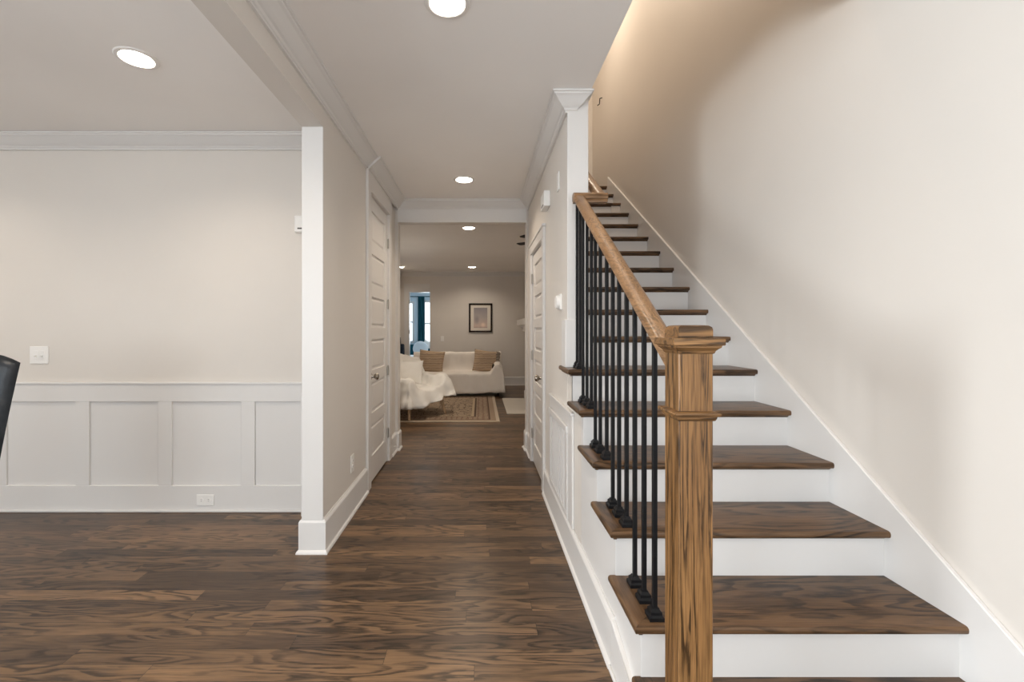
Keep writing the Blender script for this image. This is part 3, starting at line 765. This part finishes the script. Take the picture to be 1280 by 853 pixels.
# sofa under its sheet (front towards the viewer)
SX0, SX1, SY0, SY1 = -1.38, .44, 8.68, 9.55
sf = empty('sofa', ((SX0+SX1)/2, (SY0+SY1)/2, 0), 'two seat sofa standing under a white sheet against the far wall', 'sofa')
MB().box(SX0+.03, SX1-.03, SY0+.05, SY1-.03, .10, .40, .03, 2).build('seat_base', M_SOFA, sf)
MB().box(SX0+.03, SX1-.03, SY1-.24, SY1-.03, .38, .78, .03, 2).build('backrest', M_SOFA, sf)
for x in (SX0+.03, SX1-.20): MB().box(x, x+.17, SY0+.05, SY1-.03, .38, .62, .04, 2).build('armrest', M_SOFA, sf)
for x in (SX0+.08, SX1-.08):
    for y in (SY0+.10, SY1-.10): MB().tube((x, y, .0), (x, y, .11), .022, .028).build('leg', M_FRAME, sf, True)
def sofa_h(x, y):
    e = min(x-SX0, SX1-x); f_ = y-SY0
    z = .465-.03*(1-ss(0, .10, f_))
    z += .365*ss(.50, .66, f_)
    arm = ss(.24, .15, e) if False else 1-ss(.13, .25, e)
    za = .66-.04*(1-ss(0, .12, f_))-.07*(1-ss(0, .07, e))
    z = max(z, z*(1-arm)+za*arm)
    z -= .05*(1-ss(0, .07, SY1-y))
    return z
sc_ = drape(sofa_h, SX0, SX1, SY0, SY1, lambda x, y: .075+.012*math.sin(x*5), 76, 36, .02, .022, 3).build('sofa_cover', M_SHEET, smooth='all', solid=.004)
tag(sc_, 'white cotton sheet draped over the sofa at the far wall', 'sheet')
def pillow(name, c, w_, h, th, rot, m_, label, cat='pillow', group=None, edge=None, axis_tilt=-.35):
    T = Matrix.Translation(Vector(c)) @ Matrix.Rotation(rot, 4, 'Y') @ Matrix.Rotation(axis_tilt, 4, 'X')
    o = MB(); N = 20
    for sd in (-1, 1):
        def P(i, j, sd=sd):
            u, v = i/(N-1)*2-1, j/(N-1)*2-1
            k = (max(0, 1-abs(u)**2.6)*max(0, 1-abs(v)**2.6))**.55
            pin = 1-.07*(1-abs(u)**2)*abs(v)**4
            pin2 = 1-.07*(1-abs(v)**2)*abs(u)**4
            z_ = sd*th/2*k*(1+.12*noise.noise(Vector((u*2.5+c[0]*9, v*2.5, sd))))
            return Vector((u*w_/2*pin2, z_, v*h/2*pin))
        o.grid(P, N, N)
    for v in o.b.verts: v.co = T @ v.co
    ob = o.build(name, m_, smooth='all', loc=c); tag(ob, label, cat, group)
    return ob
pillow('throw_pillow', (-.985, 9.05, .66), .52, .46, .17, .10, M_PILL, 'tan striped pillow with fringe on the left end of the covered sofa', group='striped pillows on the sofa')
p2 = pillow('throw_pillow', (.115, 9.05, .665), .50, .46, .17, .12, M_PILL, 'tan striped pillow with a dark woven edge on the right end of the sofa', group='striped pillows on the sofa')
m = MB()
T = Matrix.Translation(Vector((.115, 9.05, .665))) @ Matrix.Rotation(.12, 4, 'Y') @ Matrix.Rotation(-.35, 4, 'X')
m.grid(lambda i, j: T @ Vector((.195+.075*i/5+.008*math.sin(j*2.1), -.045+.04*i/5, -.215+.43*j/17)), 6, 18)
m.build('woven_edge', M_PILLD, p2, 'all', .012)['label'] = 'dark striped woven edge'

# armchair under a sheet
A = Matrix.Translation(Vector((-1.04, 6.86, 0))) @ Matrix.Rotation(math.atan2(-.65, .76), 4, 'Z')   # local +X faces forward
ac = empty('armchair', (-1.04, 6.86, 0), 'armchair on splayed pale wooden legs hidden under a linen sheet', 'armchair')
def abox(n_, *a_, bev=.03): return MB().box(*a_, bev, 2, M=A).build(n_, M_SHEET2, ac)
abox('seat', -.34, .36, -.34, .34, .24, .40); abox('backrest', -.42, -.30, -.34, .34, .28, .80)
for y in (-.40, .31): abox('armrest', -.34, .32, y, y+.09, .26, .55)
for x, y in ((.33, -.34), (.33, .34), (-.33, -.32), (-.33, .32)):
    p0 = A @ Vector((x*1.08, y*1.06, .010)); p1 = A @ Vector((x*.9, y*.92, .27))
    MB().tube(p0, p1, .017, .030).build('leg', M_LEGW, ac, True)
def chair_h(x, y):
    z = .44
    back = 1-ss(-.34, -.14, x)
    arm = ss(.24, .34, abs(y))
    za = .60-.04*(1-ss(0, .1, .42-x))
    z = max(z, z*(1-arm)+za*arm)
    z = z+(.90-.05*(y/.42)**2-z)*back
    z -= .06*(1-ss(0, .08, x+.44))
    z += (.022*math.sin(13*(x+y*.8)+3*noise.noise(Vector((x*3, y*3, 5))))+.012*math.sin(27*(x-y*.5)))*(1-.6*back)
    return z
def chair_hem(x, y): return .18+.05*math.sin(x*4+1)+.05*math.sin(y*5.)+(.04 if x > .3 else 0)
cc = drape(chair_h, -.44, .42, -.42, .42, chair_hem, 56, 56, .03, .075, 9, rings=9, T=A, waves=21, crumple=.030).build('armchair_cover', M_SHEET2, smooth='all', solid=.004)
tag(cc, 'crumpled white sheet thrown over the armchair left of the sofa', 'sheet')
ps = pillow('throw_pillow', tuple(A @ Vector((-.17, .10, .62))), .42, .40, .15, 0, M_SHEET2, 'white pillow resting against the back of the covered armchair', axis_tilt=-.25)

# picture
pf = empty('framed_picture', (.013, LYB, 1.24), 'small sepia print in a dark wooden frame on the far wall', 'picture frame')
px, pz0, pw, phh = .013, 1.575, .545, .675
f = MB()
for a_ in ((px-pw/2, px+pw/2, pz0+phh/2-.04, pz0+phh/2), (px-pw/2, px+pw/2, pz0-phh/2, pz0-phh/2+.04), (px-pw/2, px-pw/2+.04, pz0-phh/2, pz0+phh/2), (px+pw/2-.04, px+pw/2, pz0-phh/2, pz0+phh/2)):
    f.box(a_[0], a_[1], LYB-.03, LYB-.001, a_[2], a_[3], .004)
f.build('frame', M_FRAME, pf)
MB().box(px-pw/2+.035, px+pw/2-.035, LYB-.016, LYB-.004, pz0-phh/2+.035, pz0+phh/2-.035).build('mat_board', M_MAT, pf)
MB().box(px-.158, px+.158, LYB-.019, LYB-.016, pz0-.235, pz0+.235).build('print', M_PRINT, pf)

# fireplace on the right wall
fp = empty('fireplace', (.95, 7.66, 0), 'white fireplace surround with mantel shelf on the right living room wall', 'fireplace')
m = MB()
m.box(.85, LXR, 6.95, 7.15, .012, 1.30, .004).box(.85, LXR, 8.20, 8.42, .012, 1.30, .004).box(.85, LXR, 7.15, 8.20, 1.0, 1.30, .004)
m.box(.83, LXR, 6.94, 7.16, .012, .16, .004).box(.83, LXR, 8.19, 8.43, .012, .16, .004)
m.build('surround', M_TRIM, fp)
MB().box(.80, LXR, 6.92, 8.45, 1.27, 1.33, .004).box(.765, LXR, 6.90, 8.47, 1.33, 1.385, .01).build('frieze', M_TRIM, fp)
MB().box(.70, LXR, 6.85, 8.52, 1.38, 1.485, .006, 2).build('mantel_shelf', M_TRIM, fp)
MB().box(.90, LXR, 7.15, 8.20, .012, 1.0).build('firebox', M_DARK, fp)
MB().box(.415, .85, 6.90, 8.42, 0, .014, .003).build('hearth', M_HEARTH, fp)

# ceiling fan showing past the right jamb
FX, FY = .88, 5.70
fn = empty('ceiling_fan', (FX, FY, HL), 'dark ceiling fan peeking past the right jamb of the opening', 'ceiling fan')
MB().lathe([(.055, 0), (.055, -.02), (.02, -.045), (.011, -.05), (.011, -.16), (.012, -.16)], (FX, FY, HL), seg=20).build('downrod', M_IRON, fn, True)
MB().lathe([(.012, -.15), (.05, -.16), (.075, -.18), (.075, -.23), (.05, -.25), (.0, -.255)], (FX+.0, FY, HL), seg=24).build('motor_housing', M_IRON, fn, True)
for k in range(5):
    T = Matrix.Translation(Vector((FX, FY, HL-.20))) @ Matrix.Rotation(math.radians(k*72), 4, 'Z') @ Matrix.Rotation(.06, 4, 'X')
    m = MB()
    pl = [(.07, -.015), (.14, -.02), (.18, -.05), (.44, -.055), (.46, -.04), (.46, .04), (.44, .055), (.18, .05), (.14, .02), (.07, .015)]
    m.poly([T @ Vector((a_, c_, -.004)) for a_, c_ in pl], [T @ Vector((a_, c_, .004)) for a_, c_ in pl])
    m.build('blade', M_IRON, fn)

# bag hanging on the far left wall
bgx = LXL+.05
bag = empty('tote_bag', (bgx, 9.95, .7), 'dark navy bag hanging on the wall at far left beyond the armchair', 'bag')
m = MB().prism([(9.78, .70), (10.14, .70), (10.10, .98), (9.82, .98)], 0, LXL+.01, LXL+.17, bev=.03, seg=2); m.build('bag_body', M_NAVY, bag, True)
m = MB()
pts = [Vector((LXL+.09, 9.86+.20*k/10, .97+.15*math.sin(math.pi*k/10))) for k in range(11)]
for a_, c_ in zip(pts, pts[1:]): m.tube(a_, c_, .010, seg=8)
m.build('strap', M_NAVY, bag, True)
MB().tube((LXL, 9.96, 1.115), (LXL+.11, 9.96, 1.115), .008, seg=8).build('hook', M_IRON, bag, True)

# bedroom furnishings
bd = empty('bed', (-1.7, 12.2, 0), 'bed with pale blue bedding seen through the far doorway', 'bed')
MB().box(-2.5, -.9, 11.4, 13.2, .06, .30, .02).build('bed_frame', M_TRIM, bd)
MB().box(-2.48, -.92, 11.42, 13.18, .30, .56, .06, 3).build('mattress', M_BED, bd, True)
m = MB().box(-2.46, -.9, 13.22, 13.27, .06, .86, .01); m.build('headboard', M_TEAL, bd)
m = MB().lathe([(.0, -.10), (.10, -.095), (.17, -.07), (.205, -.03), (.212, .0), (.205, .03), (.17, .07), (.10, .095), (0, .10)], (-1.64, 12.35, .77), 'Y', 32)
tag(m.build('bed_pillow', M_BED, smooth='all', loc=(-1.64, 12.35, .77)), 'large pale round pillow upright on the far bed', 'pillow')
pillow('bed_pillow', (-1.45, 12.75, .78), .42, .38, .2, .4, M_SHEET2, 'white pillow tilted behind the round pillow on the far bed')
pillow('bed_pillow', (-1.42, 12.45, .66), .26, .26, .12, 0, M_TEAL, 'small dark teal cushion at right of the pale pillows on the far bed')
cu = empty('window_curtain', (-1.77, 13.42, .1), 'dark teal curtain hanging beside the bedroom window', 'curtain')
m = MB()
def cf(i, j):
    x = -1.86+.20*i/40; return Vector((x, 13.42+.022*math.sin(i*.9)+.006*math.sin(i*.31+j), .12+2.16*j/12))
m.grid(cf, 41, 13); m.build('curtain_panel', M_TEAL, cu, 'all', .004)
MB().tube((-2.1, 13.42, 2.29), (-.8, 13.42, 2.29), .014, seg=10).build('curtain_rod', M_TEAL, cu, True)

# ------------------------------------------------------------------ dining chair at the left edge
CY = 2.10
dc = empty('dining_chair', (-2.46, CY-.2, 0), 'high-backed dark leather chair cut off by the left edge of view', 'chair')
m = MB()
def back(i, j, f):
    v = j/15; u = i/15*2-1
    hw = .215+.055*v**1.5
    z = .50+(.70-.055*abs(u)**3)*v
    y = CY-.02+.07*v
    bow = .03*math.cos(u*math.pi/2)
    th = .045*((1-abs(u)**5)**.5)*((1-abs(2*v-1)**8)**.5)
    return Vector((-2.475+u*hw, y-bow*.5+f*th+.02*0, z))
m.grid(lambda i, j: back(i, j, -1), 16, 16); m.grid(lambda i, j: back(i, j, 1), 16, 16)
m.build('backrest', M_LEATH, dc, 'all')
MB().box(-2.70, -2.32, CY-.52, CY-.02, .42, .52, .03, 3).build('seat', M_LEATH, dc, True)
for x in (-2.66, -2.36):
    for y in (CY-.47, CY-.07): MB().tube((x, y, 0), (x, y, .43), .016, .024).build('leg', M_FRAME, dc, True)
